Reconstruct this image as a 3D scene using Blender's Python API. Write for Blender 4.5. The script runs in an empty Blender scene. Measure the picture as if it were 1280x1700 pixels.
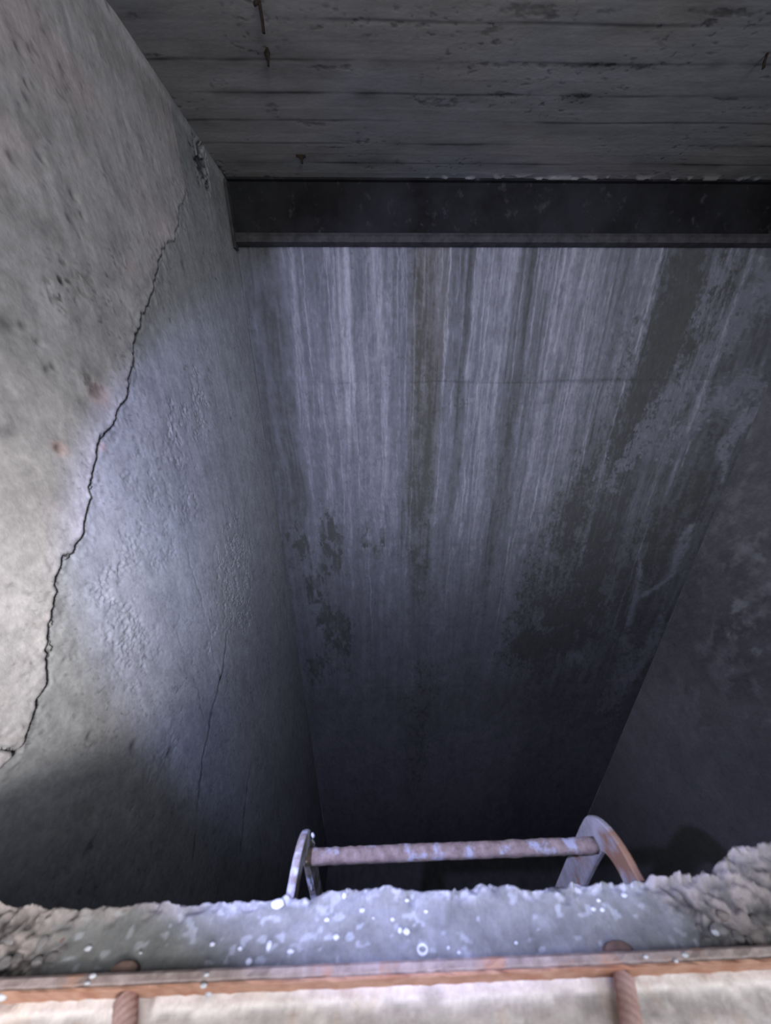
import bpy, bmesh, math, random
import numpy as np
from mathutils import Vector, Matrix

random.seed(7)
S = bpy.context.scene
C = S.collection

# ------------------------------------------------------------------ camera
F = 467.0                      # focal length in pixels of a 1280 x 1700 frame
RT = np.array([0.9997458, -0.02114628, -0.00782148])
DN = np.array([-0.01461968, -0.34391243, -0.93888791])
FW = np.array([0.01716408, 0.93876359, -0.34413416])
cam_data = bpy.data.cameras.new('camera')
cam = bpy.data.objects.new('camera', cam_data)
C.objects.link(cam)
cam_data.sensor_fit = 'VERTICAL'
cam_data.sensor_height = 24.0
cam_data.lens = F / 1700 * 24.0
cam_data.clip_start = 0.01
cam_data.dof.use_dof = True
cam_data.dof.focus_distance = 1.9
cam_data.dof.aperture_fstop = 1.6
m = Matrix.Identity(4)
for i in range(3):
    m[i][0] = RT[i]; m[i][1] = -DN[i]; m[i][2] = -FW[i]
cam.matrix_world = m
S.camera = cam

# ------------------------------------------------------------------ colour management, world, lights
S.view_settings.view_transform = 'Standard'
S.view_settings.look = 'None'
S.view_settings.exposure = 0.0
S.view_settings.gamma = 1.0
S.view_settings.use_curve_mapping = False

W = bpy.data.worlds.new('world'); S.world = W
W.use_nodes = True
W.node_tree.nodes['Background'].inputs[0].default_value = (0.62, 0.72, 0.9, 1)
W.node_tree.nodes['Background'].inputs[1].default_value = 0.42


def lamp(name, kind, loc, target, energy, color):
    d = bpy.data.lights.new(name, kind)
    d.energy = energy; d.color = color
    o = bpy.data.objects.new(name, d); C.objects.link(o)
    o.location = loc
    o.rotation_euler = (Vector(target) - Vector(loc)).to_track_quat('-Z', 'Y').to_euler()
    return o


# hand torch held to the left of the lens: cone edge falls on the left wall and the kerb
TL = Vector((-0.25, -0.01, 0.08))
torch = lamp('torch_light', 'SPOT', TL, TL + Vector((0.25, 0.88, -0.41)), 78.0, (0.51, 0.545, 1.0))
torch.data.spot_size = math.radians(108.5); torch.data.spot_blend = 0.16
torch.data.shadow_soft_size = 0.006
# added spot standing in for daylight on the near part of the left wall
beamd = lamp('added_daylight_spot', 'SPOT', (1.0, -1.35, 0.95), (-0.97, 0.17, -0.42), 560.0, (1.0, 0.95, 0.935))
beamd.data.spot_size = math.radians(33); beamd.data.spot_blend = 1.0
beamd.data.shadow_soft_size = 0.30
# soft daylight through the doorway
door = lamp('doorway_daylight', 'AREA', (0.9, -1.9, 0.35), (0.2, 1.0, 0.1), 42.0, (0.97, 0.98, 1.0))
door.data.shape = 'RECTANGLE'; door.data.size = 1.0; door.data.size_y = 1.5
# added fill lamp above and behind the viewer, lifts pit and lower walls
overhead_lamp = lamp('overhead_fill', 'AREA', (0.5, -0.75, 1.38), (0.45, 0.25, -1.2), 26.0, (0.95, 0.97, 1.0))
overhead_lamp.data.shape = 'RECTANGLE'; overhead_lamp.data.size = 1.3; overhead_lamp.data.size_y = 0.9

# ------------------------------------------------------------------ dimensions (metres; lens at the origin)
XL, XR, YF, ZS = -0.971, 3.25, 2.50, 1.399     # left wall, right wall, far wall, slab soffit
ZFL, ZT, ZP = -0.63, -0.60, -7.2               # floor behind the kerb, kerb top, pit floor
YN = 0.172                                     # near wall of the pit
YB = -2.1                                      # wall behind the viewer


def ray(u, v):
    return (RT * (u - 640) + DN * (v - 850)) / F + FW


def hit(u, v, ax, val):
    d = ray(u, v)
    return d * (val / d[ax])


# ------------------------------------------------------------------ numpy noise
def _h(ix, iy, s):
    n = (ix.astype(np.int64) * 374761393 + iy.astype(np.int64) * 668265263 + s * 1274126177) & 0xffffffff
    n = ((n ^ (n >> 13)) * 1274126177) & 0xffffffff
    n = n ^ (n >> 16)
    return (n & 0xffff) / 65535.0


def vn(x, y, s=0):
    ix = np.floor(x); iy = np.floor(y)
    fx = x - ix; fy = y - iy
    fx = fx * fx * (3 - 2 * fx); fy = fy * fy * (3 - 2 * fy)
    a = _h(ix, iy, s); b = _h(ix + 1, iy, s); c = _h(ix, iy + 1, s); d = _h(ix + 1, iy + 1, s)
    return (a * (1 - fx) + b * fx) * (1 - fy) + (c * (1 - fx) + d * fx) * fy


def fbm(x, y, s=0, o=4):
    t = 0; a = 0.5; w = 0
    for i in range(o):
        t = t + a * vn(x, y, s + i * 17); w += a
        x = x * 2.03 + 5.1; y = y * 2.03 + 1.7; a *= 0.55
    return t / w


def ss(a, b, x):
    t = np.clip((x - a) / (b - a), 0, 1)
    return t * t * (3 - 2 * t)


def lerp(a, b, t):
    return a + (b - a) * t


def pdist(X, Y, pts):
    """distance to a polyline and the interpolated third value along it"""
    best = np.full(X.shape, 1e9); val = np.zeros(X.shape)
    for p, q in zip(pts[:-1], pts[1:]):
        dx = q[0] - p[0]; dy = q[1] - p[1]
        t = np.clip(((X - p[0]) * dx + (Y - p[1]) * dy) / (dx * dx + dy * dy + 1e-12), 0, 1)
        d = np.hypot(X - p[0] - t * dx, Y - p[1] - t * dy)
        k = d < best
        best = np.where(k, d, best)
        if len(p) > 2:
            val = np.where(k, p[2] + (q[2] - p[2]) * t, val)
    return best, val


def steps(a, b, d, grow_after=None, g=1.03):
    """coordinates from a to b, step d, growing past grow_after"""
    out = [a]; sgn = 1 if b > a else -1; st = d
    while (b - out[-1]) * sgn > 1e-9:
        if grow_after is not None and (out[-1] - grow_after) * sgn > 0:
            st = min(st * g, 0.12)
        out.append(out[-1] + sgn * st)
    out[-1] = b
    return np.array(out)


# ------------------------------------------------------------------ meshes and materials
def grid_object(name, P, col, mat, kind='structure', parent=None, flip=False):
    nj, ni = P.shape[:2]
    me = bpy.data.meshes.new(name)
    me.vertices.add(ni * nj)
    me.vertices.foreach_set('co', P.reshape(-1).astype(np.float32))
    idx = np.arange(ni * nj).reshape(nj, ni)
    a = idx[:-1, :-1].ravel(); b = idx[:-1, 1:].ravel(); c = idx[1:, 1:].ravel(); d = idx[1:, :-1].ravel()
    q = np.stack([a, d, c, b] if flip else [a, b, c, d], 1)
    n = len(q)
    me.loops.add(n * 4); me.polygons.add(n)
    me.loops.foreach_set('vertex_index', q.ravel().astype(np.int32))
    me.polygons.foreach_set('loop_start', (np.arange(n) * 4).astype(np.int32))
    me.polygons.foreach_set('use_smooth', np.ones(n, dtype=bool))
    me.update(calc_edges=True)
    if col is not None:
        at = me.color_attributes.new('stain', 'FLOAT_COLOR', 'POINT')
        rgba = np.ones((nj * ni, 4), np.float32); rgba[:, :3] = np.clip(col.reshape(-1, 3), 0, 1)
        at.data.foreach_set('color', rgba.ravel())
    me.materials.append(mat)
    o = bpy.data.objects.new(name, me); C.objects.link(o)
    if parent: o.parent = parent
    if kind: o['kind'] = kind
    return o


def nodes_mat(name):
    mt = bpy.data.materials.new(name); mt.use_nodes = True
    nt = mt.node_tree; return mt, nt, nt.nodes['Principled BSDF']


def N(nt, t, **kw):
    n = nt.nodes.new(t)
    for k, v in kw.items():
        if hasattr(n, k): setattr(n, k, v)
        else: n.inputs[k].default_value = v
    return n


def stained_concrete(name, scale=(1, 1, 1), grain=60, amt=0.25, bump=0.25, rough=0.85, dist=0.004):
    """concrete whose stain map comes from the surface, with fine grain and relief"""
    mt, nt, bs = nodes_mat(name); L = nt.links.new
    at = N(nt, 'ShaderNodeAttribute', attribute_name='stain')
    tc = N(nt, 'ShaderNodeNewGeometry')
    mp = N(nt, 'ShaderNodeMapping'); mp.inputs['Scale'].default_value = scale
    L(tc.outputs['Position'], mp.inputs['Vector'])
    n1 = N(nt, 'ShaderNodeTexNoise', Scale=grain, Detail=5.0, Roughness=0.65)
    n2 = N(nt, 'ShaderNodeTexNoise', Scale=grain * 0.22, Detail=6.0, Roughness=0.7)
    L(mp.outputs[0], n1.inputs['Vector']); L(mp.outputs[0], n2.inputs['Vector'])
    mx = N(nt, 'ShaderNodeMath', operation='ADD'); L(n1.outputs['Fac'], mx.inputs[0]); L(n2.outputs['Fac'], mx.inputs[1])
    mr = N(nt, 'ShaderNodeMapRange'); L(mx.outputs[0], mr.inputs['Value'])
    mr.inputs['From Min'].default_value = 0.6; mr.inputs['From Max'].default_value = 1.4
    mr.inputs['To Min'].default_value = 1 - amt; mr.inputs['To Max'].default_value = 1 + amt
    vm = N(nt, 'ShaderNodeVectorMath', operation='SCALE')
    L(at.outputs['Color'], vm.inputs[0]); L(mr.outputs[0], vm.inputs['Scale'])
    L(vm.outputs[0], bs.inputs['Base Color'])
    bp = N(nt, 'ShaderNodeBump', Strength=bump, Distance=dist); L(mx.outputs[0], bp.inputs['Height'])
    L(bp.outputs[0], bs.inputs['Normal'])
    bs.inputs['Roughness'].default_value = rough
    bs.inputs['Specular IOR Level'].default_value = 0.25
    return mt


def mottled(name, c1, c2, scale=30, rough=0.8, bump=0.4, dist=0.003, metal=0.0, c3=None, lo=0.35, hi=0.65, s3=12, t3=(0.6, 0.66)):
    mt, nt, bs = nodes_mat(name); L = nt.links.new
    tc = N(nt, 'ShaderNodeNewGeometry')
    n1 = N(nt, 'ShaderNodeTexNoise', Scale=scale, Detail=7.0, Roughness=0.65)
    L(tc.outputs['Position'], n1.inputs['Vector'])
    cr = N(nt, 'ShaderNodeValToRGB')
    cr.color_ramp.elements[0].position = lo; cr.color_ramp.elements[0].color = (*c1, 1)
    cr.color_ramp.elements[1].position = hi; cr.color_ramp.elements[1].color = (*c2, 1)
    L(n1.outputs['Fac'], cr.inputs[0])
    out = cr.outputs[0]
    if c3 is not None:
        n3 = N(nt, 'ShaderNodeTexNoise', Scale=s3, Detail=4.0, Roughness=0.6)
        L(tc.outputs['Position'], n3.inputs['Vector'])
        r3 = N(nt, 'ShaderNodeMapRange'); L(n3.outputs['Fac'], r3.inputs['Value'])
        r3.inputs['From Min'].default_value = t3[0]; r3.inputs['From Max'].default_value = t3[1]
        mx = N(nt, 'ShaderNodeMix', data_type='RGBA')
        L(r3.outputs[0], mx.inputs['Factor']); L(out, mx.inputs[6]); mx.inputs[7].default_value = (*c3, 1)
        out = mx.outputs[2]
    L(out, bs.inputs['Base Color'])
    bp = N(nt, 'ShaderNodeBump', Strength=bump, Distance=dist); L(n1.outputs['Fac'], bp.inputs['Height'])
    L(bp.outputs[0], bs.inputs['Normal'])
    bs.inputs['Roughness'].default_value = rough; bs.inputs['Metallic'].default_value = metal
    bs.inputs['Specular IOR Level'].default_value = 0.3
    return mt


def obj(name, bm, mat, parent=None, smooth=False, bevel=0.0):
    me = bpy.data.meshes.new(name)
    bmesh.ops.recalc_face_normals(bm, faces=bm.faces[:])
    bm.to_mesh(me); bm.free()
    if smooth:
        for p in me.polygons: p.use_smooth = True
    me.materials.append(mat)
    o = bpy.data.objects.new(name, me); C.objects.link(o)
    if parent: o.parent = parent
    if bevel:
        b = o.modifiers.new('bevel', 'BEVEL'); b.width = bevel; b.segments = 2; b.limit_method = 'ANGLE'
    return o


def tag(o, label, cat=None, group=None):
    o['label'] = label
    if cat: o['category'] = cat
    if group: o['group'] = group
    return o


def add_box(bm, x0, x1, y0, y1, z0, z1):
    vs = [bm.verts.new((x, y, z)) for z in (z0, z1) for y in (y0, y1) for x in (x0, x1)]
    for f in ((0, 1, 3, 2), (4, 6, 7, 5), (0, 4, 5, 1), (2, 3, 7, 6), (0, 2, 6, 4), (1, 5, 7, 3)):
        bm.faces.new([vs[i] for i in f])


def add_tube(bm, pts, r, seg=10, caps=True):
    """tube through pts; r is a number or a list"""
    rings = []
    n = len(pts)
    up = Vector((0.13, 0.21, 0.97))
    for i, p in enumerate(pts):
        p = Vector(p)
        d = (Vector(pts[min(i + 1, n - 1)]) - Vector(pts[max(i - 1, 0)])).normalized()
        a = d.cross(up)
        if a.length < 1e-3: a = d.cross(Vector((1, 0, 0)))
        a.normalize(); b = d.cross(a)
        rr = r[i] if isinstance(r, (list, tuple)) else r
        rings.append([bm.verts.new(p + (a * math.cos(t) + b * math.sin(t)) * rr)
                      for t in [2 * math.pi * k / seg for k in range(seg)]])
    for A, B in zip(rings[:-1], rings[1:]):
        for k in range(seg):
            bm.faces.new((A[k], A[(k + 1) % seg], B[(k + 1) % seg], B[k]))
    if caps:
        bm.faces.new(rings[0]); bm.faces.new(rings[-1])


def rgb(*c):
    return np.array(c, float)


def s2l(*c):
    return tuple(((v / 255 + 0.055) / 1.055) ** 2.4 if v > 10 else v / 255 / 12.92 for v in c)


# ================================================================== far wall (wall_back)
def build_far_wall():
    xs = steps(XL, 2.75, 0.0065); xs = np.concatenate([xs, steps(2.75, XR, 0.02)[1:]])
    zs = steps(ZS + 0.1, ZP, 0.0065, -1.6, 1.012)
    X, Z = np.meshgrid(xs, zs)
    hw = lambda u, v: hit(u, v, 1, YF)[[0, 2]]
    px = lambda u, v=430: hw(u, v)[0]

    # ---- efflorescence runs: bands across the width, all falling from the top edge
    wob = (fbm(X * 3, Z * 1.6, 3, 3) - 0.5) * 0.07
    XX = X + wob
    L = 0.30 + 0.24 * (fbm(XX * 9, Z * 0.55, 11, 4) - 0.5) + 0.24 * (fbm(XX * 26, Z * 1.3, 12, 3) - 0.5) + 0.26 * (fbm(XX * 60, Z * 3.5, 13, 3) - 0.5) * ss(-2.8, -1.0, Z)
    deep = ss(2.4, 4.0, -Z)
    L = lerp(L, 0.30 + 0.16 * (fbm(X * 5, Z * 2.2, 14, 5) - 0.5), deep * 0.85)
    L += 0.22 * (fbm(X * 14, Z * 11, 19, 5) - 0.5) + 0.16 * (fbm(X * 48, Z * 30, 18, 3) - 0.5)
    # the right third never whitened: broad damp field
    xr_ = np.interp(Z, [-3.2, -2.0, -1.3, -0.3, 0.2, 0.6, 1.08], [px(880, 1100), px(900, 1000), px(915, 900), px(985, 740), px(1050, 640), px(1090, 560), px(1110, 430)])
    L -= 0.13 * ss(-0.16, 0.22, X - xr_ + (fbm(X * 4, Z * 2.5, 16, 5) - 0.5) * 1.1)
    # lime film: widest between the two dark runs and to their right
    bands = [(395, 462, -0.14), (462, 530, 0.04), (530, 645, 0.12), (645, 684, 0.10), (686, 742, -0.13), (742, 766, 0.04),  # first band: shadow in the left corner, painted into the tone
             (768, 786, -0.16), (788, 868, 0.15), (872, 896, -0.14), (900, 1090, 0.12), (1100, 1170, -0.10), (1175, 1280, 0.06)]
    for a, b, w in bands:
        xa, xb = px(a), px(b)
        XW = XX + (fbm(X * 25, Z * 5, 17, 3) - .5) * .08
        m_ = ss(xa - 0.03, xa + 0.03, XW) * (1 - ss(xb - 0.03, xb + 0.03, XW))
        zend = {-0.20: -5.0, -0.16: -1.6}.get(w, -1.9)
        L += w * m_ * (1 - 0.85 * ss(zend + 1.0, zend - 0.3, Z) * 0 - ss(-zend - 1.0, -zend + 0.3, -Z))
    rng = np.random.RandomState(5)
    zone = [(px(470), px(530), 6), (px(530), px(660), 20), (px(660), px(690), 5), (px(690), px(745), 7), (px(745), px(880), 30),
            (px(890), px(1110), 48), (px(1110), px(1270), 16), (px(1270), 2.4, 12)]
    for xa, xb, n in zone:
        for k in range(n):
            x0 = rng.uniform(xa, xb); w = rng.choice([0.004, 0.006, 0.009, 0.016, 0.03], p=[.4, .3, .17, .09, .04])
            top = rng.choice([1.12, 1.12, 1.12, 0.2, rng.uniform(-1.2, 0.8)])
            ln = rng.uniform(0.35, 1.7); s = rng.randint(1000)
            slant = rng.uniform(-0.01, 0.01)
            i0, i1 = np.searchsorted(xs, [x0 - 0.14, x0 + 0.14])
            zz = zs[:, None]
            c = x0 + slant * (top - zz) + (fbm(zz * 4 + s, zz * 0 + s, s, 3) - 0.5) * 0.035 + (vn(zz * 38, zz * 0, s) - 0.5) * 0.008
            d = np.abs(X[:, i0:i1] - c)
            env = ss(top + 0.02, top - 0.03, zz) * 1.0
            env = np.where(zz < top, 1, 0) * (1 - ss(0.55 * ln, ln, top - zz))
            amp = rng.uniform(0.08, 0.30)
            core = np.exp(-(d / w) ** 2)
            edge = np.exp(-((d - w * 1.5) / 0.004) ** 2)
            L[:, i0:i1] += env * (amp * core + 0.14 * edge * (w > 0.008))
    for k in range(46):                      # thin dark runs between them
        x0 = rng.uniform(px(640), px(1110)); w = rng.choice([0.004, 0.007, 0.014])
        top = rng.uniform(-0.9, 1.12); ln = rng.uniform(0.3, 1.5); s = rng.randint(1000)
        i0, i1 = np.searchsorted(xs, [x0 - 0.1, x0 + 0.1]); zz = zs[:, None]
        c = x0 + (fbm(zz * 3 + s, zz * 0 + s, s, 3) - 0.5) * 0.03
        d = np.abs(X[:, i0:i1] - c)
        L[:, i0:i1] -= 0.16 * np.exp(-(d / w) ** 2) * np.where(zz < top, 1, 0) * (1 - ss(0.5 * ln, ln, top - zz))

    # ---- damp dark growth: (u, v, half width in m) in order down the wall
    speck = fbm(X * 22, Z * 17, 31, 5)
    speck2 = fbm(X * 55, Z * 42, 33, 4)

    def stain(pts, soft, depth, rag=0.9):
        nonlocal L
        q = [(*hw(u, v), w) for u, v, w in pts]
        d, w = pdist(X, Z, q)
        e = (w - d) / soft * 1.3 + (speck - 0.5) * 7 * rag + (speck2 - 0.5) * 7 * rag
        mk = ss(-1.6, 1.8, e)
        L += mk * depth * (0.75 + 1.6 * (speck2 - 0.3))
        return mk

    g = np.zeros_like(X)
    g = np.maximum(g, stain([(1150, 430, .10), (1165, 500, .16), (1110, 560, .22), (1060, 640, .13), (1010, 740, .12), (960, 830, .17), (935, 930, .26), (890, 1070, .36)], .10, -0.20))
    g = np.maximum(g, stain([(1040, 560, .05), (1120, 600, .14), (1180, 560, .12)], .07, -0.10))
    g = np.maximum(g, stain([(1120, 680, .08), (1125, 720, .05)], .05, -0.16))
    g = np.maximum(g, stain([(1190, 690, .03), (1185, 740, .05)], .04, -0.18))
    g = np.maximum(g, stain([(1185, 500, .10), (1260, 440, .12)], .09, -0.10))
    g = np.maximum(g, stain([(1150, 820, .16), (1090, 900, .28), (1020, 960, .34), (960, 1040, .3)], .12, -0.14, .6))
    g = np.maximum(g, stain([(700, 420, .05), (708, 640, .07), (700, 850, .12), (700, 1000, .08)], .05, -0.10, .7))
    g = np.maximum(g, stain([(702, 1110, .03), (698, 1180, .08), (694, 1240, .10), (690, 1290, .03)], .16, -0.20, .5))
    # leaf-like blotches low on the left
    for (u, v, w) in [(552, 868, .05), (545, 885, .06), (560, 900, .045), (600, 872, .03), (603, 895, .035), (598, 920, .025), (492, 880, .03), (500, 905, .05),
                      (545, 915, .05), (560, 935, .05), (520, 965, .07), (515, 990, .05), (535, 945, .04), (635, 890, .02), (632, 915, .03), (478, 895, .02),
                      (560, 1045, .13), (556, 1085, .13), (540, 1020, .08), (520, 1110, .08), (1140, 480, .06), (880, 1070, .12)]:
        x0, z0 = hw(u, v)
        d = np.hypot((X - x0), (Z - z0) / 1.7)
        e = (w * 1.3 - d) / 0.03 + (fbm(X * 30, Z * 12, 41, 4) - 0.5) * 9
        mk = ss(0, 0.8, e)
        L -= mk * 0.20; g = np.maximum(g, mk * 0.9)

    L += 0.16 * ss(0.52, 0.66, fbm(X * 11 + speck, Z * 5, 52, 5)) * ss(0.3, 0.9, g)
    # pale lime deposits along the right corner
    def lime(pts, soft, amp, rag=0.7):
        nonlocal L, g
        q = [(*hw(u, v), w) for u, v, w in pts]
        d, w = pdist(X, Z, q)
        e = (w - d) / soft + (speck - 0.5) * 4.5 * rag + (fbm(X * 9, Z * 4, 51, 4) - 0.5) * 3 * rag
        mk = ss(-0.3, 0.9, e + (speck2 - 0.5) * 4 * rag) * (1 - 0.8 * ss(0.60, 0.66, fbm(X * 30, Z * 24, 53, 4)) * (rag > 0.4))
        L = lerp(L, np.maximum(L + mk * amp * .5, 0.30 + amp), mk * (0.75 + 0.25 * speck)); g = g * (1 - mk)
    lime([(1280, 480, .16), (1200, 560, .12), (1130, 650, .12), (1060, 740, .14), (1010, 800, .08)], .07, .14, 1.0)
    lime([(1290, 640, .10), (1215, 650, .12), (1160, 690, .12), (1110, 740, .12)], .06, .16, .9)
    lime([(1275, 660, .05), (1235, 700, .09), (1200, 745, .09), (1206, 775, .045), (1200, 800, .02)], .035, .26, .5)
    lime([(1185, 430, .03), (1190, 470, .05), (1160, 530, .05)], .04, .16, .8)
    lime([(1152, 872, .03), (1130, 895, .05), (1125, 930, .05), (1118, 952, .05), (1095, 972, .045), (1068, 988, .04)], .035, .22, .35)
    lime([(1145, 875, .04), (1138, 915, .03), (1128, 935, .03)], .03, .18, .3)
    lime([(1062, 920, .02), (1062, 960, .03), (1050, 1010, .05), (1045, 1035, .05)], .035, .20, .35)
    lime([(1112, 960, .01), (1100, 1010, .02), (1092, 1050, .07), (1070, 1090, .09), (1040, 1130, .10)], .04, .16, .5)
    lime([(1035, 1060, .05), (1040, 1110, .14), (1010, 1170, .14)], .08, .10, .9)
    lime([(940, 1080, .05), (955, 1095, .14)], .10, .08, .6)
    lime([(1090, 1250, .08), (1095, 1300, .10)], .10, .05, .6)
    lime([(1130, 1150, .2), (1140, 1200, .2)], .12, .06, .9)

    # formwork joints
    for v, amp, seed in ((635, .16, 1), (735, .04, 2), (905, .08, 3), (1040, .07, 4), (1140, .08, 5), (1192, .06, 6)):
        z0 = hw(700, v)[1]
        zc = z0 + (fbm(X * 4, X * 0, 60 + seed, 3) - 0.5) * 0.03
        th = 0.007 if v < 700 else 0.012
        if v == 635:
            th = 0.006 + 0.016 * ss(px(900, 635) - .1, px(1000, 635), X) * (1 - ss(px(1050, 635), px(1110, 635), X))
        on = ss(0.35, 0.6, fbm(X * 6, X * 0 + seed, 70 + seed, 4))
        if v == 635: on = np.maximum(on * ss(px(490, 635), px(560, 635), X), ss(px(670, 635), px(690, 635), X)) * (1 - ss(px(1050, 635), px(1130, 635), X))
        L -= amp * np.exp(-((Z - zc) / th) ** 2) * on
    # damp tide band; further down the colour is lightened in place of lost light
    tide = ss(-2.7, -4.2, Z * -1 * -1 + (fbm(X * 2.5, Z * 1.2, 81, 3) - 0.5) * 1.0)
    tide = np.clip(1 - ss(-4.0, -2.6, Z + (fbm(X * 2.5, Z * 1.2, 81, 3) - 0.5) * 1.0), 0, 1)
    L = np.clip(L, 0.02, 0.9)
    L = lerp(L, 0.33 + 0.08 * (speck - 0.5) + 0.25 * (L - 0.3), ss(-3.6, -4.6, Z * 1.0) * 0 + tide * 0.0)
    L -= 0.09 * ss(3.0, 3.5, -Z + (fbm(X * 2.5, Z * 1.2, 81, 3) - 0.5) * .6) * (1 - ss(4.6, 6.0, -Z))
    L += 0.34 * ss(3.0, 5.0, -Z)  # paler with depth, painted to offset the light falloff
    pits = ss(0.74, 0.82, vn(X * 70, Z * 60, 91)) * ss(0.45, 0.7, fbm(X * 5, Z * 5, 92, 3))
    L -= 0.12 * pits
    dark = rgb(0.105, 0.107, 0.106); mid = rgb(0.225, 0.232, 0.265); lite = rgb(0.55, 0.54, 0.61)
    flow = vn(XX * 110 + vn(X * 60, Z * 22, 97) * 2.0, Z * 16, 96)
    L += 0.10 * (ss(0.62, 0.85, flow) - 0.25) * ss(0.22, 0.42, L) * ss(-2.6, -1.2, Z)
    Lc = np.clip(L, 0, 1)[..., None]
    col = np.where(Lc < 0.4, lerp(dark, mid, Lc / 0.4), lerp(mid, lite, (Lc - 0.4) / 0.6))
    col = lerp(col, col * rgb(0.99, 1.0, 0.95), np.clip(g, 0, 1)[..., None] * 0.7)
    brown = ss(px(680), px(690), XX) * (1 - ss(px(742), px(750), XX)) * ss(-1.4, 0.4, Z)
    col = lerp(col, col * rgb(1.04, 1.01, 0.93), brown[..., None])
    Y = YF + 0.004 * (fbm(X * 1.2, Z * 1.2, 95, 3) - 0.5) - 0.010 * np.clip(L - 0.3, 0, 1) * (0.5 + speck2)
    zb = hw(700, 635)[1]
    Y += 0.006 * np.exp(-((Z - zb) / 0.01) ** 2)
    P = np.stack([X, Y, Z], -1)
    grid_object('wall_back', P, col, stained_concrete('streaked_concrete', (1, 1, 0.55), 55, 0.22, 0.35))


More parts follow.
